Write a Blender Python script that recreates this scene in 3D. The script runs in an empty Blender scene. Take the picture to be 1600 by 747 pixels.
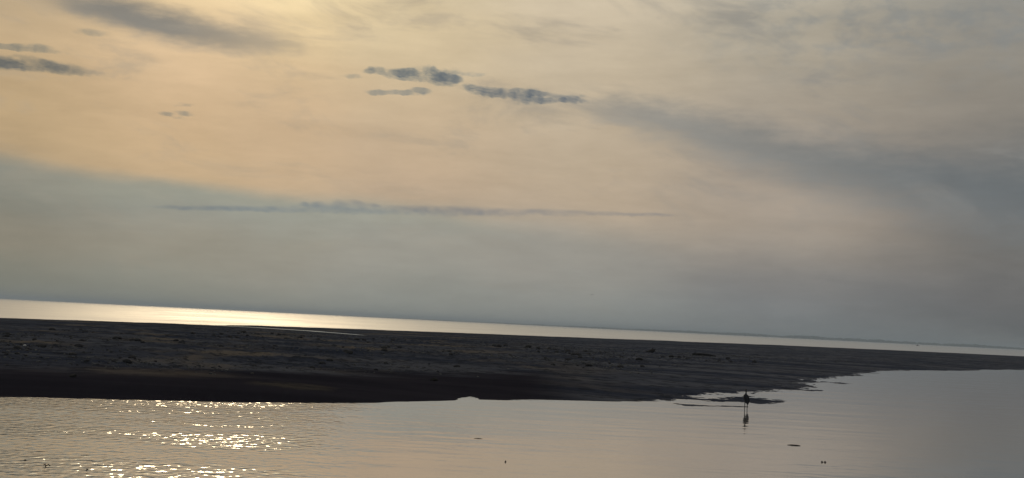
import bpy, bmesh, math, random
import numpy as np
from mathutils import Vector, Matrix

random.seed(7)
RNG = np.random.default_rng(11)
SC = bpy.context.scene
COL = SC.collection
RAD = math.radians

# ------------------------------------------------------------------ camera
CAM_H = 3.3
cam = bpy.data.cameras.new('camera')
cam.sensor_width = 36.0
cam.lens = 43.45
cam.clip_start = 0.1
cam.clip_end = 60000.0
cam_ob = bpy.data.objects.new('camera', cam)
COL.objects.link(cam_ob)
cam_ob.matrix_world = (Matrix.Translation((0, 0, CAM_H)) @ Matrix.Rotation(RAD(93.92), 4, 'X')
                       @ Matrix.Rotation(RAD(2.834), 4, 'Z'))
SC.camera = cam_ob
SC.view_settings.view_transform = 'Standard'
SC.view_settings.look = 'None'
SC.view_settings.exposure = 0.0
SC.view_settings.gamma = 1.0
SC.cycles.max_bounces = 6
SC.cycles.volume_bounces = 1
SC.cycles.sample_clamp_indirect = 4.0

# ------------------------------------------------------------------ light
SUN_AZ, SUN_EL = -13.0, 22.0
SUN_STRENGTH = 0.32
sun_dir = Vector((math.sin(RAD(SUN_AZ)) * math.cos(RAD(SUN_EL)),
                  math.cos(RAD(SUN_AZ)) * math.cos(RAD(SUN_EL)), math.sin(RAD(SUN_EL))))
sl = bpy.data.lights.new('sun', 'SUN')
sl.energy = SUN_STRENGTH
sl.angle = RAD(7.5)                       # veiled by thin cloud
sl.color = (1.0, 0.76, 0.47)
sun_ob = bpy.data.objects.new('sun', sl)
COL.objects.link(sun_ob)
sun_ob.rotation_euler = sun_dir.to_track_quat('Z', 'Y').to_euler()
sun_ob.location = (0, 0, 200)


def lin(c):
    out = []
    for v in c:
        v /= 255.0
        out.append(v / 12.92 if v <= 0.04045 else ((v + 0.055) / 1.055) ** 2.4)
    return out


class NT:
    """small helper for writing node trees"""
    def __init__(self, tree):
        self.t = tree
        self.n = tree.nodes
        self.l = tree.links

    def new(self, kind, **kw):
        nd = self.n.new(kind)
        for k, v in kw.items():
            setattr(nd, k, v)
        return nd

    def put(self, sock, v):
        if isinstance(v, bpy.types.NodeSocket):
            self.l.new(v, sock)
        else:
            sock.default_value = v

    def math(self, op, a, b=0.0, c=None, clamp=False):
        nd = self.new('ShaderNodeMath', operation=op, use_clamp=clamp)
        self.put(nd.inputs[0], a)
        self.put(nd.inputs[1], b)
        if c is not None:
            self.put(nd.inputs[2], c)
        return nd.outputs[0]

    def vmath(self, op, a, b=(0, 0, 0)):
        nd = self.new('ShaderNodeVectorMath', operation=op)
        self.put(nd.inputs[0], a)
        if op == 'SCALE':
            self.put(nd.inputs['Scale'], b)
        else:
            self.put(nd.inputs[1], b)
        return nd.outputs['Value'] if op in ('DOT_PRODUCT', 'LENGTH') else nd.outputs[0]

    def smooth(self, v, a, b, lo=0.0, hi=1.0):
        nd = self.new('ShaderNodeMapRange', interpolation_type='SMOOTHSTEP')
        self.put(nd.inputs['Value'], v)
        self.put(nd.inputs['From Min'], a)
        self.put(nd.inputs['From Max'], b)
        self.put(nd.inputs['To Min'], lo)
        self.put(nd.inputs['To Max'], hi)
        return nd.outputs[0]

    def mix(self, f, a, b, blend='MIX'):
        nd = self.new('ShaderNodeMix', data_type='RGBA', blend_type=blend)
        self.put(nd.inputs[0], f)
        for s, v in ((nd.inputs[6], a), (nd.inputs[7], b)):
            if isinstance(v, (tuple, list)) and len(v) == 3:
                v = (*v, 1.0)
            self.put(s, v)
        return nd.outputs[2]

    def ramp(self, v, stops, interp='B_SPLINE'):
        nd = self.new('ShaderNodeValToRGB')
        cr = nd.color_ramp
        cr.interpolation = interp
        while len(cr.elements) < len(stops):
            cr.elements.new(0.5)
        for e, (p, c) in zip(cr.elements, sorted(stops, key=lambda s: s[0])):
            e.position = p
            e.color = (*c, 1.0)
        self.put(nd.inputs[0], v)
        return nd.outputs[0]

    def curve(self, v, pts, x0, x1, y0, y1):
        """float curve through pts given in real units"""
        nd = self.new('ShaderNodeFloatCurve')
        c = nd.mapping.curves[0]
        q = [((x - x0) / (x1 - x0), (y - y0) / (y1 - y0)) for x, y in pts]
        while len(c.points) < len(q):
            c.points.new(0.5, 0.5)
        for p, (x, y) in zip(c.points, q):
            p.location = (x, y)
        nd.mapping.update()
        self.put(nd.inputs['Value'], self.math('MULTIPLY_ADD', v, 1.0 / (x1 - x0), -x0 / (x1 - x0), clamp=True))
        return self.math('MULTIPLY_ADD', nd.outputs[0], y1 - y0, y0)

    def noise(self, vec, scale, detail=4.0, rough=0.5, dist=0.0, dims='3D'):
        nd = self.new('ShaderNodeTexNoise', noise_dimensions=dims)
        self.put(nd.inputs['Vector'], vec)
        nd.inputs['Scale'].default_value = scale
        nd.inputs['Detail'].default_value = detail
        nd.inputs['Roughness'].default_value = rough
        nd.inputs['Distortion'].default_value = dist
        return nd.outputs['Fac']

    def xyz(self, x=0.0, y=0.0, z=0.0):
        nd = self.new('ShaderNodeCombineXYZ')
        for s, v in zip(nd.inputs, (x, y, z)):
            self.put(s, v)
        return nd.outputs[0]

    def sep(self, v):
        nd = self.new('ShaderNodeSeparateXYZ')
        self.put(nd.inputs[0], v)
        return nd.outputs


# ------------------------------------------------------------------ sky: a veil of high cloud over the Nishita sky
world = bpy.data.worlds.new('World')
SC.world = world
world.use_nodes = True
W = NT(world.node_tree)
W.n.clear()
SKY_STRENGTH = 0.1
d = W.new('ShaderNodeTexCoord').outputs['Generated']
dx, dy, dz = W.sep(d)
az = W.math('MULTIPLY', W.math('ARCTAN2', dx, dy), 57.29578)       # degrees right of straight ahead
el = W.math('MULTIPLY', W.math('ARCSINE', dz), 57.29578)           # degrees above the horizon
flat = W.xyz(az, W.math('MULTIPLY', el, 3.2), 0.0)                 # streaky: clouds lie in flat layers seen edge on
warp1 = W.math('SUBTRACT', W.noise(flat, 0.10, 5, 0.55), 0.5)
warp2 = W.math('SUBTRACT', W.noise(W.vmath('ADD', flat, (31.7, 8.2, 4.0)), 0.10, 5, 0.55), 0.5)
fine = W.math('SUBTRACT', W.noise(W.vmath('ADD', flat, (3.1, 55.0, 9.0)), 0.5, 6, 0.6), 0.5)
azw = W.math('MULTIPLY_ADD', warp1, 5.0, az)
elw = W.math('MULTIPLY_ADD', warp2, 2.6, el)
elp = W.math('MULTIPLY', elw, 1 / 60.0, clamp=True)

AZ = (-23.0, -14.8, -10.5, -6.0, 3.0, 11.8, 22.6)
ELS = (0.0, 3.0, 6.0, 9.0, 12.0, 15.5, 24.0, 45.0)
UP = [  # high veil, from the horizon upward, one row per azimuth
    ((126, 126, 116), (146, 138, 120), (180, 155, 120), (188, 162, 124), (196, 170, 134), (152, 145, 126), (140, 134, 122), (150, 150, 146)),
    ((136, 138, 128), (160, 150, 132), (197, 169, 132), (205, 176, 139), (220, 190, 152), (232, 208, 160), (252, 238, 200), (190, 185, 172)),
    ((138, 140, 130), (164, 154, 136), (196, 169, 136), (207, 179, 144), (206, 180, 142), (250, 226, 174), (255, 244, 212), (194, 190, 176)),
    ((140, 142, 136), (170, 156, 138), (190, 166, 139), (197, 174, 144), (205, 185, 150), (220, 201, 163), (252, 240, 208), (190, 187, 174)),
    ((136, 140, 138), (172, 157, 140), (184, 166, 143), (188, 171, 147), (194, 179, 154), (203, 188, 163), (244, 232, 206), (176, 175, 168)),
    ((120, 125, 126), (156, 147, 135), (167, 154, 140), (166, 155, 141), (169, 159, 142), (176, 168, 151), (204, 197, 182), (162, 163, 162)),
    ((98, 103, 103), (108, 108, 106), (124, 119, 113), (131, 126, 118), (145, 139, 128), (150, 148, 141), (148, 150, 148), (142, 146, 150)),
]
ELG = (0.0, 1.5, 3.0, 4.0, 5.0, 7.0)
LOW = [  # low grey haze layer
    ((120, 122, 112), (126, 126, 114), (138, 131, 116), (129, 130, 120), (134, 135, 125), (142, 141, 129)),
    ((134, 137, 127), (142, 141, 130), (153, 147, 132), (144, 146, 138), (148, 150, 138), (158, 154, 138)),
    ((136, 139, 130), (146, 144, 134), (154, 150, 137), (148, 150, 141), (152, 153, 141), (160, 156, 140)),
    ((138, 142, 136), (148, 148, 140), (155, 152, 142), (154, 155, 146), (158, 158, 144), (170, 160, 140)),
    ((134, 139, 137), (142, 143, 138), (152, 149, 141), (156, 153, 144), (160, 156, 146), (168, 158, 142)),
    ((118, 123, 125), (126, 127, 127), (136, 133, 129), (142, 137, 131), (146, 140, 133), (150, 142, 134)),
    ((97, 101, 102), (102, 103, 104), (107, 106, 106), (109, 107, 107), (110, 108, 108), (114, 110, 110)),
]


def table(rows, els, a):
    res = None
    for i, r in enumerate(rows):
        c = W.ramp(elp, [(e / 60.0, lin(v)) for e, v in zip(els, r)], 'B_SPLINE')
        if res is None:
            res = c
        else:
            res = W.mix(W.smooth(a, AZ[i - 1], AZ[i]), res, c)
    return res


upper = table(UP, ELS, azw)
lower = table(LOW, ELG, azw)
# wedge of haze rising from the right to the left, under the veil
edge_a = W.curve(az, [(-60, 9.2), (-23.2, 6.05), (-14.6, 5.55), (-4.7, 5.1), (2.9, 4.65), (8.8, 4.0), (17.2, 3.3), (23, 2.9), (60, 2.8)], -60, 60, 0, 10)
wid_a = W.smooth(az, -10.0, 12.0, 0.45, 1.6)
da = W.math('SUBTRACT', W.math('MULTIPLY_ADD', warp2, 0.9, W.math('MULTIPLY_ADD', fine, 0.35, el)), edge_a)
mask_a = W.smooth(da, W.math('MULTIPLY', wid_a, -1.0), wid_a, 1.0, 0.0)
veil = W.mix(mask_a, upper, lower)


def band(axis, width, strength, soft, wob):
    c = W.curve(az, axis, -60, 60, -20, 30)
    w = W.curve(az, width, -60, 60, 0, 10)
    dd = W.math('ABSOLUTE', W.math('SUBTRACT', W.math('MULTIPLY_ADD', fine, wob, W.math('MULTIPLY_ADD', warp1, wob, el)), c))
    m = W.smooth(dd, W.math('MULTIPLY', w, soft), W.math('MULTIPLY', w, 1.25), 1.0, 0.0)
    s = W.curve(az, strength, -60, 60, 0, 1)
    return W.math('MULTIPLY', m, s)


# grey sheet thickening to the right
band_b = band([(-60, 16), (1.0, 10.6), (6, 9.7), (11.8, 8.4), (17.4, 7.3), (23, 6.6), (60, 4.0)],
              [(-60, 0.2), (1, 0.35), (6, 1.05), (11.8, 1.6), (17.4, 2.1), (23, 2.8), (60, 4.0)],
              [(-60, 0), (0, 0.0), (3.5, 0.5), (8, 0.88), (14, 0.92), (23, 0.92), (60, 0.9)], 0.0, 1.5)
grey_b = W.mix(W.smooth(az, 4, 22), lin((142, 141, 136)), lin((105, 111, 114)))
veil = W.mix(band_b, veil, grey_b)
# dark streak of cloud at the upper left
band_c = band([(-60, 15.4), (-23, 13.5), (-21, 13.0), (-18.3, 12.75), (-16, 12.55), (-14, 12.3), (-12, 12.1), (-10, 12.05), (0, 11), (60, 10)],
              [(-60, 0.3), (-22.5, 0.45), (-21, 0.6), (-18.3, 0.8), (-16, 0.85), (-14, 0.72), (-12, 0.6), (-10, 0.35), (60, 0.1)],
              [(-60, 0.1), (-23, 0.15), (-20.5, 0.75), (-18, 1.0), (-15, 0.9), (-12, 0.6), (-10.3, 0.35), (-9.0, 0.0), (60, 0)], 0.1, 1.0)
veil = W.mix(band_c, veil, lin((132, 129, 122)))
# mottled thin cloud at the upper right, and general streaking
mot = W.smooth(W.noise(W.vmath('ADD', W.xyz(az, W.math('MULTIPLY', el, 1.8), 0.0), (7.0, 2.0, 0.0)), 0.6, 6, 0.6, 0.15), 0.40, 0.70)
mot_zone = W.math('MULTIPLY', W.smooth(az, 4, 15), W.smooth(el, 10.6, 13.6))
veil = W.mix(W.math('MULTIPLY', W.math('MULTIPLY', mot, mot_zone), 0.5), veil, lin((128, 134, 136)))
streak = W.noise(W.xyz(az, W.math('MULTIPLY', el, 6.0), 2.0), 0.09, 6, 0.6, 0.3)
sheet = W.noise(W.xyz(az, W.math('MULTIPLY_ADD', az, 0.22, W.math('MULTIPLY', el, 3.0)), 5.0), 0.16, 7, 0.62, 0.5)
sheet = W.math('MULTIPLY', W.smooth(sheet, 0.50, 0.72), W.smooth(el, 4.5, 8.0, 0.15, 0.58))
veil = W.mix(sheet, veil, W.mix(W.smooth(az, -14, 14), lin((168, 154, 134)), lin((138, 137, 133))))
gain = W.math('ADD', W.smooth(streak, 0.25, 0.75, 0.94, 1.06), W.math('MULTIPLY', fine, 0.20))
veil = W.vmath('SCALE', veil, gain)
# bright glow of the veiled sun, above the frame
sdot = W.vmath('DOT_PRODUCT', d, tuple(sun_dir))
glow = W.smooth(W.math('MULTIPLY', W.math('ARCCOSINE', sdot), 57.29578), 11.5, 0.0)
glow = W.math('MULTIPLY', glow, glow)
veil = W.vmath('ADD', veil, W.vmath('SCALE', (2.6, 2.1, 1.25), glow))
# fades to plain overcast behind the camera
back = W.smooth(W.math('ABSOLUTE', az), 35, 110)
veil = W.mix(back, veil, lin((132, 136, 140)))

sky = W.new('ShaderNodeTexSky', sky_type='NISHITA')
sky.sun_disc = False
sky.sun_elevation = RAD(SUN_EL)
sky.sun_rotation = RAD(SUN_AZ)
sky.dust_density = 3.0
veil10 = W.vmath('SCALE', veil, 1.0 / SKY_STRENGTH)
skymix = W.mix(0.994, sky.outputs[0], veil10)                       # almost wholly overcast
bg = W.new('ShaderNodeBackground')
W.put(bg.inputs['Color'], skymix)
bg.inputs['Strength'].default_value = SKY_STRENGTH
wo = W.new('ShaderNodeOutputWorld')
W.l.new(bg.outputs[0], wo.inputs['Surface'])


# ------------------------------------------------------------------ helpers
def tag(o, label=None, cat=None, group=None, kind=None):
    if label:
        o['label'] = label
    if cat:
        o['category'] = cat
    if group:
        o['group'] = group
    if kind:
        o['kind'] = kind
    return o


def link(name, me, mat=None, parent=None):
    o = bpy.data.objects.new(name, me)
    COL.objects.link(o)
    if mat is not None:
        me.materials.append(mat)
    if parent is not None:
        o.parent = parent
    return o


def np_mesh(name, v, f, smooth=True):
    """mesh from an (n,3) vertex array and an (m,3|4) face array"""
    v = np.ascontiguousarray(v, dtype=np.float32)
    f = np.ascontiguousarray(f, dtype=np.int32)
    me = bpy.data.meshes.new(name)
    k = f.shape[1]
    me.vertices.add(len(v))
    me.vertices.foreach_set('co', v.ravel())
    me.loops.add(f.size)
    me.loops.foreach_set('vertex_index', f.ravel())
    me.polygons.add(len(f))
    me.polygons.foreach_set('loop_start', np.arange(0, f.size, k, dtype=np.int32))
    me.update(calc_edges=True)
    me.validate()
    me.polygons.foreach_set('use_smooth', np.full(len(me.polygons), smooth))
    return me


def empty(name, loc, rz=0.0):
    o = bpy.data.objects.new(name, None)
    COL.objects.link(o)
    o.location = loc
    o.rotation_euler = (0, 0, rz)
    o.empty_display_size = 0.2
    return o


def hash2(ix, iy, seed):
    h = (ix.astype(np.int64) * 374761393 + iy.astype(np.int64) * 668265263 + seed * 1442695041) & 0xFFFFFFFF
    h = ((h ^ (h >> 13)) * 1274126177) & 0xFFFFFFFF
    h = h ^ (h >> 16)
    return (h & 0xFFFF) / 65535.0


def vnoise(x, y, seed=0):
    x0 = np.floor(x)
    y0 = np.floor(y)
    fx = x - x0
    fy = y - y0
    fx = fx * fx * fx * (fx * (fx * 6 - 15) + 10)
    fy = fy * fy * fy * (fy * (fy * 6 - 15) + 10)
    a = hash2(x0, y0, seed)
    b = hash2(x0 + 1, y0, seed)
    c = hash2(x0, y0 + 1, seed)
    e = hash2(x0 + 1, y0 + 1, seed)
    return (a * (1 - fx) + b * fx) * (1 - fy) + (c * (1 - fx) + e * fx) * fy


def fbm(x, y, seed=0, octs=4, gain=0.5):
    s = np.zeros_like(x)
    a, t = 1.0, 0.0
    for i in range(octs):
        s += a * vnoise(x * 2 ** i + 17.3 * i, y * 2 ** i - 9.1 * i, seed + i)
        t += a
        a *= gain
    return s / t - 0.5


def sstep(v, a, b):
    t = np.clip((v - a) / (b - a), 0, 1)
    return t * t * (3 - 2 * t)


def material(name):
    m = bpy.data.materials.new(name)
    m.use_nodes = True
    t = NT(m.node_tree)
    t.n.clear()
    out = t.new('ShaderNodeOutputMaterial')
    return m, t, out


def principled(t, out, color, rough, spec=0.5, normal=None, ior=1.45):
    p = t.new('ShaderNodeBsdfPrincipled')
    if isinstance(color, (tuple, list)) and len(color) == 3:
        color = (*color, 1.0)
    t.put(p.inputs['Base Color'], color)
    t.put(p.inputs['Roughness'], rough)
    t.put(p.inputs['Specular IOR Level'], spec)
    p.inputs['IOR'].default_value = ior
    if normal is not None:
        t.put(p.inputs['Normal'], normal)
    t.l.new(p.outputs[0], out.inputs['Surface'])
    return p


def simple_mat(name, c0, c1, scale=20.0, rough=0.7, spec=0.3, bump=0.0):
    m, t, out = material(name)
    co = t.new('ShaderNodeTexCoord').outputs['Object']
    n = t.noise(co, scale, 5, 0.6)
    col = t.mix(t.smooth(n, 0.35, 0.65), tuple(c0), tuple(c1))
    nrm = None
    if bump:
        b = t.new('ShaderNodeBump')
        b.inputs['Distance'].default_value = bump
        t.put(b.inputs['Height'], n)
        nrm = b.outputs[0]
    principled(t, out, col, rough, spec, nrm)
    return m


# ------------------------------------------------------------------ sand bar (metres, x right, y away, camera at the origin)
NEAR = [(-600, 12.0), (-120, 33.0), (-60, 38.5), (-30, 40.6), (-18.28, 41.5), (-16.92, 41.85), (-15.83, 42.39), (-14.1, 43.08), (-12.08, 43.8), (-10.0, 44.53), (-8.34, 45.46), (-6.85, 46.43), (-5.77, 47.33), (-4.88, 48.14), (-4.46, 48.93), (-3.77, 49.79), (-2.56, 51.16), (-2.11, 51.73), (-1.99, 52.7), (-1.73, 53.82), (-1.49, 54.96), (-1.22, 54.24), (-1.03, 53.26), (0.07, 53.69), (1.49, 55.38), (3.24, 55.99), (5.03, 56.71), (6.28, 57.46), (6.83, 58.36), (7.35, 59.46), (7.98, 60.26), (8.55, 61.08), (9.21, 61.25), (10.47, 61.24), (11.73, 61.23), (12.62, 60.93), (13.49, 61.36), (13.88, 62.39), (14.11, 64.65), (13.98, 65.9), (13.71, 67.11), (13.27, 67.5), (11.94, 65.92), (10.93, 63.97), (10.47, 63.16), (10.08, 63.82), (9.47, 64.14), (9.25, 64.69), (9.71, 65.78), (10.82, 67.45), (12.15, 69.1), (13.88, 71.58), (15.26, 73.83), (16.73, 76.21), (17.52, 77.96), (18.71, 78.76), (19.9, 79.47), (20.46, 80.36), (19.82, 81.34), (19.68, 83.23), (19.71, 84.1), (20.64, 85.43), (21.27, 86.93), (22.01, 88.11), (22.13, 90.09), (21.91, 91.31), (22.74, 93.35), (24.65, 95.55), (25.8, 94.69), (25.56, 97.13), (24.56, 97.14), (24.47, 99.25), (26.29, 102.96), (28.56, 108.6), (30.98, 113.36), (32.98, 117.81), (35.39, 123.68), (38.36, 130.57), (40.48, 134.93), (43.88, 144.31), (46.72, 148.61), (53.75, 158.01), (58.48, 164.42), (62.6, 168.67), (67.88, 177.96), (74.31, 187.22), (82.96, 198.68), (97.14, 216.56), (131.56, 252.59), (300, 400), (900, 760)]
SPIT = [(7.66, 57.83), (8.09, 57.75), (8.38, 57.34), (9.22, 57.43), (10.51, 57.98), (11.43, 58.12), (11.95, 57.85), (10.97, 57.22), (9.66, 56.5), (8.41, 55.95), (8.04, 56.1), (7.85, 57.06)]
FAR = [(-600, 62), (-150, 118), (-90, 143), (-68, 163), (-56.6, 188), (-45.7, 222), (-36.4, 241), (-25.3, 255), (-12.9, 270), (1.1, 288), (36.1, 337), (81.5, 387), (133, 424), (183, 446), (225, 474), (400, 570), (900, 830)]
CREST = 0.75


def seg_dist(px, py, line, closed=False):
    best = np.full(px.shape, 1e9)
    pts = line + [line[0]] if closed else line
    for (x0, y0), (x1, y1) in zip(pts, pts[1:]):
        vx, vy = x1 - x0, y1 - y0
        t = np.clip(((px - x0) * vx + (py - y0) * vy) / (vx * vx + vy * vy), 0, 1)
        best = np.minimum(best, (px - x0 - t * vx) ** 2 + (py - y0 - t * vy) ** 2)
    return np.sqrt(best)


def inside(px, py, poly):
    r = np.zeros(px.shape, bool)
    for (x0, y0), (x1, y1) in zip(poly, poly[1:] + poly[:1]):
        if y0 == y1:
            continue
        c = (y0 > py) != (y1 > py)
        r ^= c & (px < (x1 - x0) * (py - y0) / (y1 - y0) + x0)
    return r


near_poly = NEAR + [(900, 5000), (-600, 5000)]
far_x = np.array([p[0] for p in FAR])
far_y = np.array([p[1] for p in FAR])


def height(x, y):
    dn = seg_dist(x, y, NEAR) * np.where(inside(x, y, near_poly), 1, -1)
    # natural jitter of the water's edge, mostly along the flat right-hand shore
    flatness = sstep(x, 4.0, 9.0)
    jag = fbm(x * 0.5, y * 0.9, 3, 6, 0.6)
    w = 16.0 + 16.0 * sstep(x, 2.5, 12.0)
    isle = sstep(x, 7.5, 9.5) * sstep(x, 17.0, 14.5) * sstep(y, 72, 69)
    dd = dn + jag * (0.5 + 1.6 * flatness * sstep(x, 60, 30)) * (1 - 0.75 * isle) + 0.12 * isle
    up = CREST * (1 - np.exp(-np.maximum(dd, 0) / w))
    h = np.where(dd > 0, up, np.maximum(dd * 0.05, -0.9))
    # islets and flecks in the shallows
    fleck = fbm(x * 1.6, y * 1.5, 21, 5, 0.68)
    h += np.clip(fleck - 0.03, -0.2, 1) * 0.17 * flatness * sstep(dn, -4.0, -0.3) * sstep(dn, 3.0, 0.8) * (1 - 0.35 * isle)
    # low thin sliver of sand in front
    ds = seg_dist(x, y, SPIT, True) * np.where(inside(x, y, SPIT), 1, -1)
    h = np.maximum(h, np.clip((ds - 0.20 + fbm(x * 2.4, y * 1.2, 5, 5, 0.7) * 1.1) * 0.08, -0.9, 0.014))
    land = sstep(dn, 0.5, 8.0)
    # broad undulation, streaks and clumps
    h += land * (0.16 * fbm(x * 0.02, y * 0.03, 8, 3) + 0.10 * fbm(x * 0.05, y * 0.22, 9, 4))
    clump = fbm(x * 1.8, y * 0.9, 14, 4, 0.72)
    zone = sstep(dn, 9, 18.0) * sstep(dn, 120.0, 60.0) * (0.35 + 1.3 * np.clip(fbm(x * 0.07, y * 0.05, 15, 3) + 0.35, 0, 1))
    h += zone * np.clip(clump, -0.1, 0.4) * 0.42
    # far edge falls to the sea
    df = (np.interp(x, far_x, far_y) - y) * 0.75
    fl = CREST + 0.07 * df
    k = 0.12
    mn = np.minimum(h, fl)
    h = np.where(df < 30, np.where(np.abs(h - fl) < k, mn - (k - np.abs(h - fl)) ** 2 / (4 * k), mn), h)
    # shallow runnel just before the crest
    r = seg_dist(x, y, RUNNEL)
    h = np.where(r < 11, np.minimum(h, 0.57 + 0.02 * np.maximum(r - 3.5, 0)), h)
    return np.maximum(h, -0.9)


RUNNEL = [(-52.0, 208.0), (-42.0, 206.0), (-31.5, 197.0), (-20.0, 178.5)]


def spaced(a, b, step, lo, hi, growth):
    mid = list(np.arange(a, b, step))
    s, v, left = step, a, []
    while v > lo:
        s *= growth
        v -= s
        left.append(v)
    s, v, right = step, mid[-1], []
    while v < hi:
        s *= growth
        v += s
        right.append(v)
    return np.array(left[::-1] + mid + right)


gx = spaced(-19.0, 27.0, 0.14, -600, 900, 1.05)
gy = spaced(40.0, 92.0, 0.15, -10, 1000, 1.014)
GX, GY = np.meshgrid(gx, gy)
GZ = height(GX, GY)
nx, ny = len(gx), len(gy)
idx = np.arange(nx * ny).reshape(ny, nx)
quads = np.stack([idx[:-1, :-1], idx[:-1, 1:], idx[1:, 1:], idx[1:, :-1]], -1).reshape(-1, 4)
keep = GZ.ravel()[quads].max(axis=1) > -0.5
quads = quads[keep]
used = np.unique(quads)
remap = np.full(nx * ny, -1)
remap[used] = np.arange(len(used))
verts = np.stack([GX.ravel(), GY.ravel(), GZ.ravel()], 1)[used]


def ground_z(x, y):
    """terrain height by bilinear lookup"""
    x = np.atleast_1d(np.asarray(x, float))
    y = np.atleast_1d(np.asarray(y, float))
    i = np.clip(np.searchsorted(gx, x) - 1, 0, nx - 2)
    j = np.clip(np.searchsorted(gy, y) - 1, 0, ny - 2)
    u = (x - gx[i]) / (gx[i + 1] - gx[i])
    v = (y - gy[j]) / (gy[j + 1] - gy[j])
    return ((GZ[j, i] * (1 - u) + GZ[j, i + 1] * u) * (1 - v) + (GZ[j + 1, i] * (1 - u) + GZ[j + 1, i + 1] * u) * v)


sand, t, out = material('sand_and_mud')
pos = t.new('ShaderNodeNewGeometry').outputs['Position']
px, py, pz = t.sep(pos)
streaky = t.xyz(t.math('MULTIPLY', px, 0.10), t.math('MULTIPLY', py, 0.10), 0.0)
n_str = t.noise(t.xyz(t.math('MULTIPLY', px, 0.05), t.math('MULTIPLY', py, 0.16), 1.0), 1.0, 6, 0.6, 0.4)
n_med = t.noise(pos, 0.9, 6, 0.65)
n_fin = t.noise(pos, 9.0, 4, 0.6)
n_pat = t.noise(t.xyz(t.math('MULTIPLY', px, 0.10), t.math('MULTIPLY', py, 0.075), 7.0), 1.0, 4, 0.55)
c = t.mix(t.smooth(n_str, 0.36, 0.64), (0.033, 0.038, 0.055), (0.103, 0.101, 0.108))
c = t.mix(t.math('MULTIPLY', t.smooth(n_pat, 0.50, 0.68), t.smooth(px, 14.0, -14.0, 0.12, 1.0)), c, (0.165, 0.132, 0.098))               # drier warm sand
c = t.mix(t.math('MULTIPLY', t.smooth(n_med, 0.48, 0.62), 0.75), c, (0.020, 0.021, 0.024))   # shell and weed
c = t.mix(t.math('MULTIPLY', t.smooth(n_fin, 0.52, 0.70), 0.5), c, (0.085, 0.078, 0.068))
def ellipse(cx, cy, rx, ry):
    q = t.math('ADD', t.math('POWER', t.math('DIVIDE', t.math('ABSOLUTE', t.math('SUBTRACT', px, cx)), rx), 2.0),
               t.math('POWER', t.math('DIVIDE', t.math('ABSOLUTE', t.math('SUBTRACT', py, cy)), ry), 2.0))
    return t.smooth(t.math('MULTIPLY_ADD', n_str, 1.8, t.math('MULTIPLY_ADD', n_med, 0.8, q)), 2.1, 1.2)


dry1 = ellipse(-14.0, 53.5, 6.5, 4.2)                                            # drier, sandier patches
dry2 = ellipse(-8.9, 52.0, 2.6, 2.2)
c = t.mix(t.math('MULTIPLY', dry1, 0.7), c, (0.19, 0.145, 0.100))
wet = t.math('MULTIPLY', t.smooth(t.math('MULTIPLY_ADD', n_str, 0.30, pz), 0.66, 0.50), t.smooth(t.math('MULTIPLY_ADD', n_med, 3.0, px), 6.5, 2.0))
c = t.mix(t.smooth(px, -5.0, 20.0), c, t.vmath('SCALE', c, 1.25))
c = t.mix(wet, c, t.mix(t.smooth(n_str, 0.38, 0.62), (0.022, 0.019, 0.024), (0.034, 0.029, 0.034)))
c = t.mix(t.math('MULTIPLY', dry2, t.smooth(n_med, 0.40, 0.62, 0.75, 0.10)), c, (0.085, 0.070, 0.050))                                     # saturated mud of the bank
b = t.new('ShaderNodeBump')
b.inputs['Distance'].default_value = 0.05
t.put(b.inputs['Strength'], t.smooth(wet, 0.0, 1.0, 0.9, 0.15))
t.put(b.inputs['Height'], t.math('MULTIPLY_ADD', n_med, 0.8, t.math('MULTIPLY', n_fin, 0.35)))
df = t.new('ShaderNodeBsdfDiffuse')
df.inputs['Roughness'].default_value = 0.6
t.put(df.inputs['Color'], c)
t.put(df.inputs['Normal'], b.outputs[0])
t.l.new(df.outputs[0], out.inputs['Surface'])

bar = link('sand_bar', np_mesh('sand_bar', verts, remap[quads]), sand)
tag(bar, 'long low bar of dark wet sand and mud between lagoon and sea', kind='structure')

# ------------------------------------------------------------------ water
split = [(x, y - 22.0) for x, y in FAR]
split = [(-9000, -200)] + split + [(1700, 1180), (9000, 4800)]


def strip_mesh(name, near_pts, far_pts):
    v = [(x, y, 0.0) for x, y in near_pts] + [(x, y, 0.0) for x, y in far_pts]
    n = len(near_pts)
    f = [(i, i + 1, n + i + 1, n + i) for i in range(n - 1)]
    return np_mesh(name, v, f, False)


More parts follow.
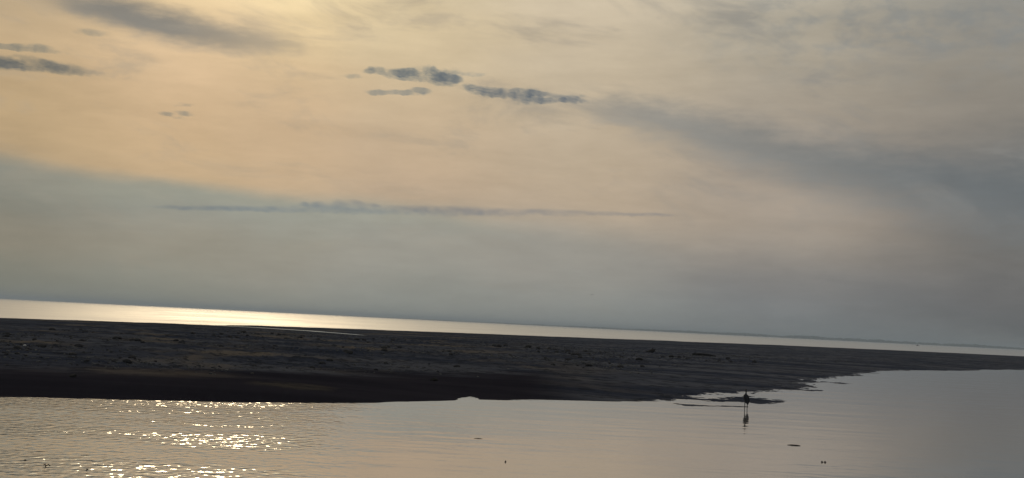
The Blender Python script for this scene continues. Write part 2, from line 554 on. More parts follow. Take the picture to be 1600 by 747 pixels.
def water_mat(name, base, rough, layers, ior=1.333, extra_gloss=0.0, rough_var=0.0, rough_mask=None):
    m, t, out = material(name)
    pos = t.new('ShaderNodeNewGeometry').outputs['Position']
    if rough_var:
        x, y, z = t.sep(pos)
        rn = t.noise(t.xyz(t.math('MULTIPLY', x, 0.02), t.math('MULTIPLY', y, 0.012), 0.0), 1.0, 6, 0.65)
        rough = t.smooth(rn, 0.3, 0.7, rough - rough_var, rough + rough_var)
    if rough_mask:
        rough = t.math('MULTIPLY_ADD', rough_mask(t, pos), 0.065, rough)
    h = None
    for f in layers:
        v = f(t, pos)
        h = v if h is None else t.math('ADD', h, v)
    b = t.new('ShaderNodeBump')
    b.inputs['Strength'].default_value = 1.0
    b.inputs['Distance'].default_value = 1.0
    t.put(b.inputs['Height'], h)
    p = principled(t, out, base, rough, 0.5, b.outputs[0], ior)
    if extra_gloss:                                  # glossy layer added to brighten what the water reflects
        g = t.new('ShaderNodeBsdfAnisotropic')
        g.inputs['Color'].default_value = (0.93, 0.94, 0.96, 1)
        t.put(g.inputs['Roughness'], rough)
        t.put(g.inputs['Normal'], b.outputs[0])
        mx = t.new('ShaderNodeMixShader')
        mx.inputs[0].default_value = extra_gloss
        t.l.new(p.outputs[0], mx.inputs[1])
        t.l.new(g.outputs[0], mx.inputs[2])
        t.l.new(mx.outputs[0], out.inputs['Surface'])
    return m


def waves(sx, sy, amp, detail=2.0, rot=0.0, seed=0.0, maskf=None):
    def f(t, pos):
        mp = t.new('ShaderNodeMapping')
        t.put(mp.inputs['Vector'], pos)
        mp.inputs['Rotation'].default_value = (0, 0, rot)
        mp.inputs['Location'].default_value = (seed, seed * 0.7, seed)
        mp.inputs['Scale'].default_value = (sx, sy, 1.0)
        n = t.noise(mp.outputs[0], 1.0, detail, 0.5)
        a = amp
        if maskf:
            a = t.math('MULTIPLY', maskf(t, pos), amp)
        return t.math('MULTIPLY', t.math('SUBTRACT', n, 0.5), a)
    return f


def breeze(t, pos):
    """ruffled patches on the left of the lagoon, where the breeze reaches it"""
    x, y, z = t.sep(pos)
    patch = t.smooth(t.noise(t.xyz(t.math('MULTIPLY', x, 0.12), t.math('MULTIPLY', y, 0.30), 3.0), 1.0, 3, 0.5), 0.42, 0.62, 0.36, 1.0)
    shore = t.smooth(t.math('MULTIPLY_ADD', x, -0.37, y), 43.0, 46.5)
    patch = t.math('MAXIMUM', patch, shore)
    return t.math('MULTIPLY', patch, t.smooth(t.math('MULTIPLY_ADD', y, 0.10, x), 1.0, -4.0))


lagoon_mat = water_mat('lagoon_water', (0.26, 0.235, 0.20), 0.022, [
    waves(0.10, 0.35, 0.022, 3, 0.25, 3.0),
    waves(0.9, 1.5, 0.008, 3, 0.15, 11.0),
    waves(3.2, 3.4, 0.054, 1.5, 0.1, 23.0, breeze),
], 1.40, 0.48, 0.0, breeze)
sea_mat = water_mat('sea_water', (0.17, 0.16, 0.14), 0.47, [
    waves(0.12, 0.35, 0.22, 4, 0.1, 5.0),
    waves(0.7, 1.2, 0.045, 3, -0.1, 9.0),
], 1.4, 0.52, 0.10)
lag = link('lagoon_water', strip_mesh('lagoon_water', [(x, -400.0 if i else -400.0) for i, (x, y) in enumerate(split)], split), lagoon_mat)
tag(lag, 'calm shallow lagoon in front of the sand bar', kind='structure')
sea = link('sea_water', strip_mesh('sea_water', split, [(x, 15000.0) for x, y in split]), sea_mat)
tag(sea, 'open sea behind the sand bar, glittering under the sun', kind='structure')

run_pts = []
for (x0, y0), (x1, y1) in zip(RUNNEL, RUNNEL[1:]):
    for k in range(6):
        run_pts.append((x0 + (x1 - x0) * k / 6, y0 + (y1 - y0) * k / 6))
run_pts.append(RUNNEL[-1])
rv, rf = [], []
for i, (x, y) in enumerate(run_pts):
    f = i / (len(run_pts) - 1)
    wd = 3.4 * math.sin(math.pi * min(1, 0.08 + f * 0.92)) ** 0.5 * (0.8 + 0.4 * random.random())
    rv += [(x, y - wd, 0.60), (x, y + wd, 0.60)]
    if i:
        rf.append((2 * i - 2, 2 * i, 2 * i + 1, 2 * i - 1))
run_mat = water_mat('runnel_water', (0.06, 0.055, 0.05), 0.08, [waves(0.8, 1.2, 0.004, 2, 0.0, 4.0)])
rn = link('tidal_runnel', np_mesh('tidal_runnel', rv, rf, False), run_mat)
tag(rn, 'thin pale streak of standing water near the far edge of the bar', kind='structure')

# ------------------------------------------------------------------ far shore with its wood
land_mat = simple_mat('far_land', (0.05, 0.055, 0.045), (0.08, 0.075, 0.06), 0.01, 0.9, 0.1)
wood_mat = simple_mat('far_foliage', (0.035, 0.05, 0.03), (0.06, 0.07, 0.04), 0.05, 0.9, 0.1)
SHORE = [(-1500, 10800), (-700, 10000), (300, 9000), (1200, 8000), (2000, 7400), (2600, 7000), (3400, 7000), (5200, 7200)]
sx = np.linspace(-1500, 5200, 240)
sy = np.interp(sx, [p[0] for p in SHORE], [p[1] for p in SHORE]) + 90 * fbm(sx * 0.003, sx * 0, 31, 4)
lv, lf = [], []
prof = [(0, -0.5), (15, 1.0), (60, 2.2), (300, 4.0), (600, 4.0), (700, -0.5)]
for i in range(len(sx)):
    for dyy, z in prof:
        lv.append((sx[i], sy[i] + dyy, z))
    if i:
        for j in range(len(prof) - 1):
            a = (i - 1) * len(prof) + j
            lf.append((a, a + len(prof), a + len(prof) + 1, a + 1))
tag(link('far_shore', np_mesh('far_shore', lv, lf), land_mat), 'low hazy land along the horizon', kind='structure')


def ico(sub):
    bm = bmesh.new()
    bmesh.ops.create_icosphere(bm, subdivisions=sub, radius=1.0)
    v = np.array([q.co[:] for q in bm.verts])
    f = np.array([[q.index for q in p.verts] for p in bm.faces])
    bm.free()
    return v, f


def scatter_mesh(name, base_v, base_f, pts, scales, jitter, seed):
    """many small solids joined into one mesh"""
    r = np.random.default_rng(seed)
    n, m = len(pts), len(base_v)
    v = np.repeat(base_v[None], n, 0) * (1 + jitter * (r.random((n, m, 1)) - 0.5))
    v = v * scales[:, None, :]
    a = r.random(n) * 6.283
    ca, sa = np.cos(a)[:, None], np.sin(a)[:, None]
    v = np.stack([v[..., 0] * ca - v[..., 1] * sa, v[..., 0] * sa + v[..., 1] * ca, v[..., 2]], -1) + pts[:, None, :]
    f = (base_f[None] + (np.arange(n) * m)[:, None, None]).reshape(-1, base_f.shape[1])
    return np_mesh(name, v.reshape(-1, 3), f, False)


ico1, ico1f = ico(1)
ico2, ico2f = ico(2)
n = 2600
tx = RNG.uniform(-1400, 5100, n)
ty = np.interp(tx, sx, sy) + RNG.uniform(30, 260, n)
tall = np.interp(tx, [-1400, 200, 1200, 2000, 2600, 3100, 5100], [2.5, 5.0, 9.0, 11.5, 11.0, 8.0, 7.0]) * (0.75 + 0.9 * np.clip(fbm(tx * 0.006, tx * 0, 41, 4) + 0.25, 0, 1))
tall *= RNG.uniform(0.7, 1.25, n)
pts = np.stack([tx, ty, 2.0 + tall * 0.45], 1)
scl = np.stack([tall * RNG.uniform(0.6, 1.6, n), tall * 0.8, tall * 0.6], 1)
tag(link('far_wood', scatter_mesh('far_wood', ico2, ico2f, pts, scl, 0.5, 3), wood_mat), 'hazy tree line on the far shore', kind='stuff')

# ------------------------------------------------------------------ pebbles and stones on the bar
stone_mat = simple_mat('stone', (0.020, 0.020, 0.022), (0.045, 0.042, 0.040), 14.0, 0.9, 0.1, 0.02)
shell_mat = simple_mat('pebble', (0.020, 0.021, 0.025), (0.13, 0.125, 0.115), 2.0, 0.9, 0.1)
cand = 90000
cx_ = RNG.uniform(-40, 60, cand)
cy_ = 44 + 130 * RNG.random(cand) ** 1.5
dn = seg_dist(cx_, cy_, NEAR) * np.where(inside(cx_, cy_, near_poly), 1, -1)
dens = sstep(dn, 9, 18) * np.clip(0.25 + 2.2 * fbm(cx_ * 0.12, cy_ * 0.10, 51, 4), 0.03, 1)
ok = (RNG.random(cand) < dens) & (np.abs(cx_) < cy_ * 0.47 + 3)
cx_, cy_ = cx_[ok], cy_[ok]
cz_ = ground_z(cx_, cy_)
n = len(cx_)
sz = 0.022 + 0.075 * RNG.random(n) ** 2.5
pts = np.stack([cx_, cy_, cz_ + sz * 0.2], 1)
scl = np.stack([sz * RNG.uniform(0.8, 1.7, n), sz * RNG.uniform(0.8, 1.3, n), sz * RNG.uniform(0.4, 0.8, n)], 1)
tag(link('pebbles', scatter_mesh('pebbles', ico1, ico1f, pts, scl, 0.5, 5), shell_mat), 'pebbles and broken shell strewn over the sand bar', kind='stuff')


def stone_mesh(seed, flat=0.55):
    r = np.random.default_rng(seed)
    v = ico2.copy()
    for _ in range(5):
        nrm = r.normal(size=3)
        nrm /= np.linalg.norm(nrm)
        lim = r.uniform(0.55, 0.9)
        dd = v @ nrm
        v -= np.where(dd > lim, dd - lim, 0)[:, None] * nrm
    v *= np.array([1.0, r.uniform(0.7, 1.0), flat])
    return np_mesh('stone', v, ico2f, False)


stone_ms = [stone_mesh(60 + k) for k in range(5)]
for m in stone_ms:
    m.materials.append(stone_mat)
placed = 0
while placed < 260:
    x = random.uniform(-40, 45)
    y = 47 + 100 * random.random() ** 1.3
    if abs(x) > y * 0.42:
        continue
    a, b2 = np.array([x]), np.array([y])
    if not inside(a, b2, near_poly)[0] or seg_dist(a, b2, NEAR)[0] < 13:
        continue
    if random.random() > 0.35 + 2.0 * float(fbm(a * 0.12, b2 * 0.10, 51, 4)[0]):
        continue
    s = (0.06 + 0.16 * random.random() ** 2) * (1 + (y - 47) / 110)
    o = bpy.data.objects.new('stone', stone_ms[placed % 5])
    COL.objects.link(o)
    o.location = (x, y, float(ground_z(x, y)[0]) + s * 0.2)
    o.scale = (s, s, s)
    o.rotation_euler = (random.uniform(-.2, .2), random.uniform(-.2, .2), random.uniform(0, 6.28))
    tag(o, 'small dark stone lying on the pebbly top of the sand bar', 'stone', 'stones scattered over the sand bar')
    placed += 1


# ------------------------------------------------------------------ lofted solids
def loft(rings, seg=10, cap=True):
    """rings: (centre, right vector, forward vector) -> verts, faces"""
    v, f = [], []
    for c, a, b2 in rings:
        for k in range(seg):
            th = 2 * math.pi * k / seg
            v.append(tuple(Vector(c) + Vector(a) * math.cos(th) + Vector(b2) * math.sin(th)))
    for i in range(len(rings) - 1):
        for k in range(seg):
            k2 = (k + 1) % seg
            f.append((i * seg + k, i * seg + k2, (i + 1) * seg + k2, (i + 1) * seg + k))
    if cap:
        f.append(tuple(range(seg))[::-1])
        f.append(tuple(range((len(rings) - 1) * seg, len(rings) * seg)))
    return v, f


def tube_rings(path, radii):
    r = []
    for i, p in enumerate(path):
        p = Vector(p)
        dvec = (Vector(path[min(i + 1, len(path) - 1)]) - Vector(path[max(i - 1, 0)])).normalized()
        ref = Vector((0, 0, 1)) if abs(dvec.z) < 0.85 else Vector((1, 0, 0))
        a = dvec.cross(ref).normalized()
        b2 = dvec.cross(a).normalized()
        ra = radii[i]
        if not isinstance(ra, (tuple, list)):
            ra = (ra, ra)
        r.append((p, a * ra[0], b2 * ra[1]))
    return r


def part(name, vf, mat, parent=None, smooth=True):
    me = bpy.data.meshes.new(name)
    me.from_pydata([tuple(q) for q in vf[0]], [], vf[1])
    me.update()
    me.polygons.foreach_set('use_smooth', [smooth] * len(me.polygons))
    return link(name, me, mat, parent)


def join(*vfs):
    v, f = [], []
    for a, b2 in vfs:
        k = len(v)
        v += list(a)
        f += [tuple(i + k for i in q) for q in b2]
    return v, f


# ------------------------------------------------------------------ wading bird, seen from behind, standing upright
feather = simple_mat('heron_feather', (0.016, 0.017, 0.020), (0.03, 0.031, 0.034), 30.0, 0.85, 0.2)
feather_dark = simple_mat('heron_wing', (0.012, 0.012, 0.015), (0.024, 0.025, 0.029), 40.0, 0.85, 0.2)
horn = simple_mat('heron_bill', (0.06, 0.045, 0.02), (0.09, 0.07, 0.03), 30.0, 0.5, 0.4)
leg_mat = simple_mat('heron_leg', (0.012, 0.012, 0.010), (0.022, 0.021, 0.018), 30.0, 0.6, 0.3)
hr = empty('heron', (10.85, 55.81, -0.06), RAD(14))
hr.scale = (1.10, 1.06, 1.05)
tag(hr, 'tall dark wading bird standing upright in the shallows beside the spit', 'heron')
# spine from tail tip to crown: (y forward, z) and half width, half depth.  z is above the feet (6 cm under water)
prof = [(-0.165, 0.262, 0.010, 0.008), (-0.140, 0.300, 0.034, 0.020), (-0.105, 0.350, 0.066, 0.045), (-0.065, 0.420, 0.088, 0.072), (-0.025, 0.500, 0.102, 0.088),
        (0.010, 0.580, 0.100, 0.086), (0.030, 0.640, 0.082, 0.072), (0.034, 0.685, 0.050, 0.050), (0.028, 0.720, 0.032, 0.034), (0.020, 0.770, 0.025, 0.027),
        (0.020, 0.815, 0.023, 0.025), (0.030, 0.850, 0.024, 0.028), (0.044, 0.876, 0.028, 0.038), (0.052, 0.896, 0.024, 0.034), (0.054, 0.908, 0.010, 0.016)]
rings = []
for i, (y, z, w, dpt) in enumerate(prof):
    y0, z0 = prof[max(i - 1, 0)][:2]
    y1, z1 = prof[min(i + 1, len(prof) - 1)][:2]
    tv = Vector((0, y1 - y0, z1 - z0)).normalized()
    rings.append(((0, y, z), (w, 0, 0), Vector((0, tv.z, -tv.y)) * dpt))
part('body', loft(rings, 14), feather, hr)
for s in (-1, 1):
    wr = []
    for y, z, xo, w, dpt in [(0.012, 0.655, 0.070, 0.022, 0.050), (-0.015, 0.600, 0.090, 0.022, 0.075), (-0.050, 0.520, 0.096, 0.020, 0.080),
                             (-0.092, 0.440, 0.084, 0.018, 0.066), (-0.130, 0.365, 0.058, 0.014, 0.046), (-0.158, 0.300, 0.030, 0.010, 0.026), (-0.176, 0.252, 0.012, 0.004, 0.008)]:
        wr.append(((s * xo, y, z), (w, 0, 0), Vector((0, 0.9, 0.44)).normalized() * dpt))
    part('wing', loft(wr, 10), feather_dark, hr)
part('bill', loft(tube_rings([(0, 0.075, 0.880), (0, 0.13, 0.872), (0, 0.20, 0.858)], [(0.011, 0.014), (0.008, 0.010), (0.002, 0.002)]), 8), horn, hr)
part('crest', loft(tube_rings([(0, 0.045, 0.905), (0, -0.01, 0.895), (0, -0.075, 0.868)], [(0.010, 0.006), (0.007, 0.005), (0.002, 0.002)]), 6), feather_dark, hr)
for s in (-1, 1):
    eye = part('eye', (ico1 * 0.006 + np.array([s * 0.025, 0.062, 0.885]), [tuple(q) for q in ico1f]), horn, hr)
for s in (-1, 1):
    x = s * 0.056
    a = loft(tube_rings([(s * 0.040, -0.030, 0.46), (s * 0.050, -0.030, 0.36), (s * 0.054, -0.016, 0.285)], [0.034, 0.026, 0.017]), 8)
    b2 = loft(tube_rings([(s * 0.054, -0.016, 0.29), (x, -0.02, 0.20), (x, -0.024, 0.175), (x, -0.020, 0.15), (x, 0.0, 0.006)], [0.017, 0.015, 0.018, 0.015, 0.014]), 8)
    toes = [loft(tube_rings([(x, 0.0, 0.008), (x + tx2 * 0.5, ty2 * 0.5, 0.012), (x + tx2, ty2, 0.004)], [0.006, 0.005, 0.002]), 6)
            for tx2, ty2 in ((0.0, 0.085), (0.05, 0.07), (-0.05, 0.07), (0.0, -0.055))]
    part('leg', join(a, b2, *toes), leg_mat, hr)

# ------------------------------------------------------------------ bird in flight
gull_mat = simple_mat('flying_bird', (0.03, 0.03, 0.032), (0.06, 0.06, 0.06), 8.0, 0.8, 0.2)
fb = empty('flying_bird', (30.09, 450.0, 15.2), RAD(35))
fb.scale = (1.35, 1.35, 1.35)
tag(fb, 'tiny dark bird in flight low in the grey sky', 'bird')
part('body', loft(tube_rings([(0, -0.24, 0), (0, -0.14, 0.0), (0, 0.0, 0.0), (0, 0.12, 0.015), (0, 0.19, 0.03), (0, 0.235, 0.025)], [(0.05, 0.008), (0.045, 0.03), (0.065, 0.065), (0.05, 0.05), (0.032, 0.034), (0.006, 0.006)]), 10), gull_mat, fb)
for s in (-1, 1):
    part('wing', loft([((s * 0.04, 0.03, 0.02), (0, 0.10, 0), (0, 0, 0.016)), ((s * 0.22, 0.06, 0.14), (0, 0.085, 0), (0, 0, 0.012)),
                       ((s * 0.36, 0.02, 0.17), (0, 0.06, 0), (0, 0, 0.009)), ((s * 0.52, -0.07, 0.13), (0, 0.012, 0), (0, 0, 0.004))], 8), gull_mat, fb)
part('bill', loft(tube_rings([(0, 0.225, 0.026), (0, 0.27, 0.018)], [0.010, 0.002]), 6), horn, fb)

# ------------------------------------------------------------------ small boat far out
hull_mat = simple_mat('boat_hull', (0.015, 0.017, 0.02), (0.03, 0.032, 0.035), 2.0, 0.9, 0.1)
cab_mat = simple_mat('boat_cabin', (0.02, 0.02, 0.022), (0.035, 0.035, 0.038), 2.0, 0.9, 0.1)
bt = empty('fishing_boat', (681.58, 2056.7, 0.0), RAD(80))
tag(bt, 'tiny dark boat far out on the sea below the hazy shore', 'boat')
hr_ = []
for y, w, z0, z1 in ((-2.3, 0.85, -0.15, 0.75), (-1.0, 1.0, -0.25, 0.72), (0.4, 1.0, -0.25, 0.80), (1.6, 0.6, -0.15, 0.95), (2.5, 0.05, 0.2, 1.15)):
    hr_.append([(-w, y, z1), (-w * 0.85, y, (z0 + z1) / 2), (0, y, z0), (w * 0.85, y, (z0 + z1) / 2), (w, y, z1), (0, y, z1 - 0.25)])
hv = [p for r in hr_ for p in r]
hf = [(i * 6 + k, i * 6 + (k + 1) % 6, (i + 1) * 6 + (k + 1) % 6, (i + 1) * 6 + k) for i in range(4) for k in range(6)] + [tuple(range(6))[::-1], tuple(range(24, 30))]
part('hull', (hv, hf), hull_mat, bt, False)
part('cabin', loft([((0, 0.3, 0.6), (0.55, 0.55, 0), (-0.75, 0.75, 0)), ((0, 0.3, 1.7), (0.50, 0.50, 0), (-0.62, 0.62, 0)), ((0, 0.3, 1.78), (0.58, 0.58, 0), (-0.7, 0.7, 0))], 4), cab_mat, bt, False)
part('mast', loft(tube_rings([(0, 0.0, 1.75), (0, 0, 2.9)], [0.05, 0.03]), 6), cab_mat, bt)
part('motor', loft(tube_rings([(0, -2.4, 0.2), (0, -2.45, 0.7), (0, -2.4, 1.05)], [(0.1, 0.1), (0.2, 0.22), (0.14, 0.16)]), 8), hull_mat, bt)

# ------------------------------------------------------------------ driftwood on the bar and things afloat
drift = simple_mat('wet_wood', (0.012, 0.011, 0.010), (0.030, 0.026, 0.022), 6.0, 0.85, 0.15, 0.02)
leaf_mat = simple_mat('wet_leaf', (0.02, 0.017, 0.012), (0.04, 0.03, 0.02), 10.0, 0.6, 0.3)


def log(name, loc, rz, pts, radii, label, cat, branches=(), mat=None):
    vf = [loft(tube_rings(pts, radii), 9)]
    for bp, br in branches:
        vf.append(loft(tube_rings(bp, br), 7))
    o = part(name, join(*vf), mat or drift)
    o.location = loc
    o.rotation_euler = (0, 0, rz)
    return tag(o, label, cat)


z1 = float(ground_z(19.0, 162.5)[0])
log('driftwood', (19.0, 162.5, z1), 0.0, [(-0.9, 0, 0.0), (-0.4, 0.1, 0.10), (0.1, 0, 0.22), (0.42, 0.05, 0.34)], [0.05, 0.16, 0.24, 0.14],
    'stubby dark driftwood lump with a raised end, left of two near the crest', 'driftwood', [([(0.1, 0, 0.25), (0.12, 0.1, 0.5), (0.05, 0.15, 0.62)], [0.10, 0.07, 0.03]), ([(0.36, 0.05, 0.3), (0.46, -0.05, 0.55)], [0.09, 0.04])])
z1 = float(ground_z(24.9, 160.8)[0])
log('driftwood', (24.9, 160.8, z1), 0.05, [(-0.8, 0, 0.12), (0.2, 0.1, 0.16), (1.3, 0, 0.12), (2.3, 0.1, 0.03)], [0.12, 0.17, 0.15, 0.06],
    'long low dark driftwood log, right of two near the crest', 'driftwood', [([(-0.5, 0, 0.15), (-0.45, 0.1, 0.42)], [0.09, 0.04])])
log('floating_stick', (-0.68, 35.44, 0.004), -0.06, [(-0.12, 0, 0), (0.0, 0.01, 0.006), (0.12, 0, 0.0)], [0.003, 0.008, 0.003],
    'short pale-rimmed stick floating alone in mid lagoon below the cove', 'stick')
log('floating_stick', (8.97, 38.35, 0.008), -0.10, [(-0.19, 0, 0), (-0.05, 0.03, 0.003), (0.10, 0, 0.002), (0.20, -0.06, 0.0)], [0.005, 0.013, 0.014, 0.005],
    'slim dark curved stick floating in the lagoon right of the heron', 'stick')
log('floating_stick', (8.67, 33.56, 0.0), 0.0, [(-0.075, 0, -0.01), (-0.045, 0, 0.022), (0.0, 0, -0.012), (0.04, 0, 0.024), (0.08, 0, -0.01)], [0.008, 0.018, 0.012, 0.018, 0.008],
    'half sunk dark stick showing two small humps at lower right of lagoon', 'stick')
log('floating_twig', (-9.06, 24.99, 0.008), -0.05, [(-0.085, 0.0, 0.012), (-0.045, 0.02, 0.030), (-0.015, -0.05, 0.0), (0.02, 0.03, 0.028), (0.055, -0.01, 0.012), (0.08, -0.03, 0.01)], [0.006, 0.012, 0.011, 0.012, 0.011, 0.006],
    'crooked zigzag twig floating in the lower left corner of the lagoon', 'twig')
log('floating_leaf', (-9.78, 25.71, 0.004), 0.3, [(-0.03, 0, 0), (0.0, 0, 0.012), (0.03, 0, 0.004)], [(0.006, 0.004), (0.022, 0.014), (0.005, 0.004)],
    'small dark curled leaf afloat left of the zigzag twig', 'leaf', mat=leaf_mat)
log('floating_leaf', (-8.16, 24.71, 0.004), 1.2, [(-0.03, 0, 0), (0.0, 0, 0.016), (0.03, 0, 0.010)], [(0.006, 0.004), (0.020, 0.014), (0.006, 0.004)],
    'small dark upright leaf afloat right of the zigzag twig', 'leaf', mat=leaf_mat)
log('floating_leaf', (0.11, 29.85, 0.006), 0.0, [(-0.02, 0, 0), (0.0, 0, 0.014), (0.02, 0, 0.010)], [(0.008, 0.008), (0.022, 0.020), (0.006, 0.006)],
    'tiny round dark leaf afloat at the bottom centre of the lagoon', 'leaf', mat=leaf_mat)

# larger lumps on the sand that can be told apart
for x, y, s, lab in ((-17.2, 49.6, 0.14, 'dark stone on the warm sand patch at the far left of the bar'),
                     (12.9, 120.3, 0.30, 'lone black stone on smooth sand left of the driftwood'),
                     (-3.5, 61.1, 0.17, 'black stone with a pointed top above the cove in the bar')):
    m = stone_mesh(int(abs(x) * 10), 0.7)
    o = link('stone', m, drift)
    o.location = (x, y, float(ground_z(x, y)[0]) + s * 0.3)
    o.scale = (s * 1.3, s, s)
    tag(o, lab, 'stone')
pale = simple_mat('pale_shell', (0.50, 0.48, 0.44), (0.62, 0.60, 0.55), 20.0, 0.4, 0.5)
me = stone_mesh(91, 0.6)
o = link('seashell', me, pale)
o.location = (-27.4, 70.7, float(ground_z(-27.4, 70.7)[0]) + 0.05)
o.scale = (0.10, 0.08, 0.09)
tag(o, 'single pale shell on the dark sand at the far left', 'shell')

# ------------------------------------------------------------------ low clouds: real bodies of vapour, kilometres away
def cloud_mat(name, dens, absorb):
    m, t, out = material(name)
    a = t.new('ShaderNodeVolumeAbsorption')
    a.inputs['Color'].default_value = (*absorb, 1)
    a.inputs['Density'].default_value = dens
    t.l.new(a.outputs[0], out.inputs['Volume'])
    return m


CLOUD_D = 8000.0


def cloud(label, lobes, mat, thick, seed, group=None, grain=1.6, bias=0.35):
    """lobes: (azimuth, elevation, half width, half height) in degrees as seen from the shore, at CLOUD_D metres"""
    lb = np.array(lobes, float)
    a0, a1 = (lb[:, 0] - lb[:, 2]).min() - 1.0, (lb[:, 0] + lb[:, 2]).max() + 1.0
    e0, e1 = (lb[:, 1] - lb[:, 3]).min() - 0.35, (lb[:, 1] + lb[:, 3]).max() + 0.35
    ca, ce = RAD((a0 + a1) / 2), RAD((e0 + e1) / 2)
    step = 0.026
    A, E = np.meshgrid(np.arange(a0, a1, step * 1.4), np.arange(e0, e1, step))
    n1 = fbm(A * 1.1, E * 3.6, seed, 6, 0.58)
    n2 = fbm(A * 0.9 + 40, E * 2.2, seed + 9, 4, 0.55)
    n3 = fbm(A * 4.0 + E * 2, E * 7.0, seed + 15, 4, 0.55)
    Aw, Ew = A + n2 * 0.5, E + n2 * 0.10 + n3 * 0.05
    env = np.zeros(A.shape)
    for a, e, w, h in lb:
        env += np.exp(-(((Aw - a) / (0.85 * w)) ** 2 + np.abs((Ew - e) / h) ** 2.2))
    env = 1 - np.exp(-1.5 * env)
    f = env * 1.15 + (n1 + 0.45 * n3) * grain * (0.35 + 0.65 * env) - bias
    rim = np.minimum(np.minimum(A - a0, a1 - A) / 0.3, np.minimum(E - e0, e1 - E) / 0.12)
    f = f - np.clip(1 - rim, 0, 1)
    th = np.clip(f, 0, 1.0) ** 2.0 * thick * 1.15
    th[0], th[-1], th[:, 0], th[:, -1] = 0, 0, 0, 0
    X = (np.radians(A) - ca) * CLOUD_D
    Z = (np.radians(E) - ce) * CLOUD_D
    ny_, nx_ = A.shape
    bend = fbm(A * 0.9, E * 0.9, seed + 20, 3) * thick * 0.5
    ids = np.arange(nx_ * ny_).reshape(ny_, nx_)
    q = np.stack([ids[:-1, :-1], ids[:-1, 1:], ids[1:, 1:], ids[1:, :-1]], -1).reshape(-1, 4)
    q = q[th.ravel()[q].max(1) > 0]
    front = np.stack([X.ravel(), (bend - th / 2).ravel(), Z.ravel()], 1)
    rear = np.stack([X.ravel(), (bend + th / 2).ravel(), Z.ravel()], 1)
    N = nx_ * ny_
    back_id = np.where(th.ravel() > 0, np.arange(N) + N, np.arange(N))      # share the rim
    fq = np.concatenate([q, back_id[q][:, ::-1]])
    allv = np.concatenate([front, rear])
    us = np.unique(fq)
    rm = np.full(2 * N, -1)
    rm[us] = np.arange(len(us))
    me = np_mesh('cloud', allv[us], rm[fq])
    o = link('cloud', me, mat)
    r = CLOUD_D
    o.location = (r * math.sin(ca) * math.cos(ce), r * math.cos(ca) * math.cos(ce), CAM_H + r * math.sin(ce))
    o.rotation_euler = (0, 0, -ca)
    return tag(o, label, 'cloud', group)


DARK = cloud_mat('dark_cloud', 0.0112, (0.27, 0.45, 0.70))
THIN = cloud_mat('thin_cloud', 0.0075, (0.26, 0.47, 0.75))
BANDM = cloud_mat('band_cloud', 0.0054, (0.26, 0.46, 0.80))
cloud('dark blue grey lens shaped cloud entering at the left edge', [(-22.41, 10.1, 1.78, 0.30), (-21.24, 10.10, 1.6, 0.27), (-20.3, 10.06, 1.2, 0.18), (-23.8, 9.98, 1.48, 0.3)], DARK, 230, 101, grain=1.0, bias=0.34)
cloud('faint thin wisp lying just above the lens shaped cloud at the left edge', [(-22.71, 10.74, 1.5, 0.13), (-21.45, 10.82, 1.0, 0.16)], THIN, 170, 102)
cloud('small faint cloud below the dark streak at upper left', [(-19.45, 11.79, 0.95, 0.16)], THIN, 140, 103)
cloud('lumpy dark blue grey cloud, left and larger of the two mid sky', [(-6.65, 11.30, 0.77, 0.20), (-5.46, 11.21, 1.2, 0.25), (-4.4, 11.27, 1.1, 0.36), (-3.79, 11.30, 0.83, 0.40), (-3.19, 11.20, 0.5, 0.25)], DARK, 200, 104)
cloud('ragged thin cloud strip below the larger mid sky cloud', [(-6.48, 10.33, 0.65, 0.16), (-5.47, 10.37, 0.5, 0.12), (-4.67, 10.48, 0.75, 0.17)], THIN, 220, 105)
cloud('long ragged dark cloud, right of the two mid sky', [(-2.09, 10.80, 0.6, 0.25), (-1.38, 10.60, 0.8, 0.24), (-0.48, 10.55, 1.1, 0.26), (0.51, 10.55, 0.85, 0.32), (1.47, 10.47, 1.0, 0.2), (2.51, 10.52, 0.8, 0.18)], DARK, 190, 106)
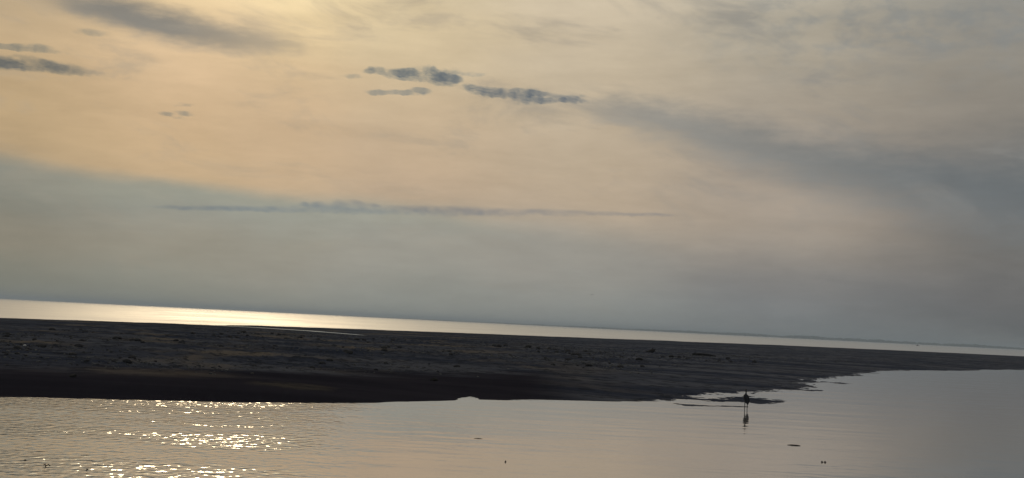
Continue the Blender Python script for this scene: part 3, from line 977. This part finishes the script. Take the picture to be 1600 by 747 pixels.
cloud('topmost speck of three little clouds on the left', [(-15.36, 9.06, 0.5, 0.12)], THIN, 210, 107)
cloud('lower left sliver of three little clouds on the left', [(-15.94, 8.56, 0.5, 0.12), (-15.44, 8.42, 0.4, 0.10)], THIN, 210, 108)
cloud('lower right sliver of three little clouds on the left', [(-15.12, 8.63, 0.6, 0.13)], THIN, 210, 109)
cloud('tiny faint cloud scrap left of the two mid sky clouds', [(-7.94, 10.95, 0.45, 0.14)], THIN, 190, 110)
cloud('small faint cloud scrap between the two mid sky clouds', [(-2.33, 11.41, 0.75, 0.15)], THIN, 200, 111)
cloud('long thin level cloud bank with small puffs above the sea', [(-15.17, 4.52, 1.9, 0.11), (-12.9, 4.60, 1.8, 0.11), (-11.22, 4.68, 2.3, 0.14), (-8.04, 4.83, 2.9, 0.2), (-9.6, 5.02, 0.3, 0.12), (-8.93, 5.06, 0.33, 0.17), (-8.06, 5.12, 0.42, 0.27), (-7.27, 5.15, 0.40, 0.24), (-6.5, 5.07, 0.3, 0.14), (-4.81, 4.99, 2.97, 0.22), (-1.85, 5.12, 2.97, 0.22), (1.42, 5.25, 2.67, 0.16), (4.2, 5.38, 2.6, 0.11), (6.4, 5.45, 1.5, 0.08)], BANDM, 170, 112, grain=0.6, bias=0.35)

# ------------------------------------------------------------------ haze over the water
HAZE_DENSITY = 1.6e-4
bm = bmesh.new()
bmesh.ops.create_cube(bm, size=1.0)
bmesh.ops.scale(bm, vec=(22000, 17000, 33.9), verts=bm.verts)
bmesh.ops.translate(bm, vec=(0, 7000, 14.95), verts=bm.verts)
me = bpy.data.meshes.new('haze')
bm.to_mesh(me)
bm.free()
hm, t, out = material('haze')
pv = t.new('ShaderNodeVolumePrincipled')
pv.inputs['Color'].default_value = (0.56, 0.66, 0.76, 1)
pv.inputs['Density'].default_value = HAZE_DENSITY
pv.inputs['Anisotropy'].default_value = 0.2
t.l.new(pv.outputs[0], out.inputs['Volume'])
tag(link('haze', me, hm), kind='stuff')
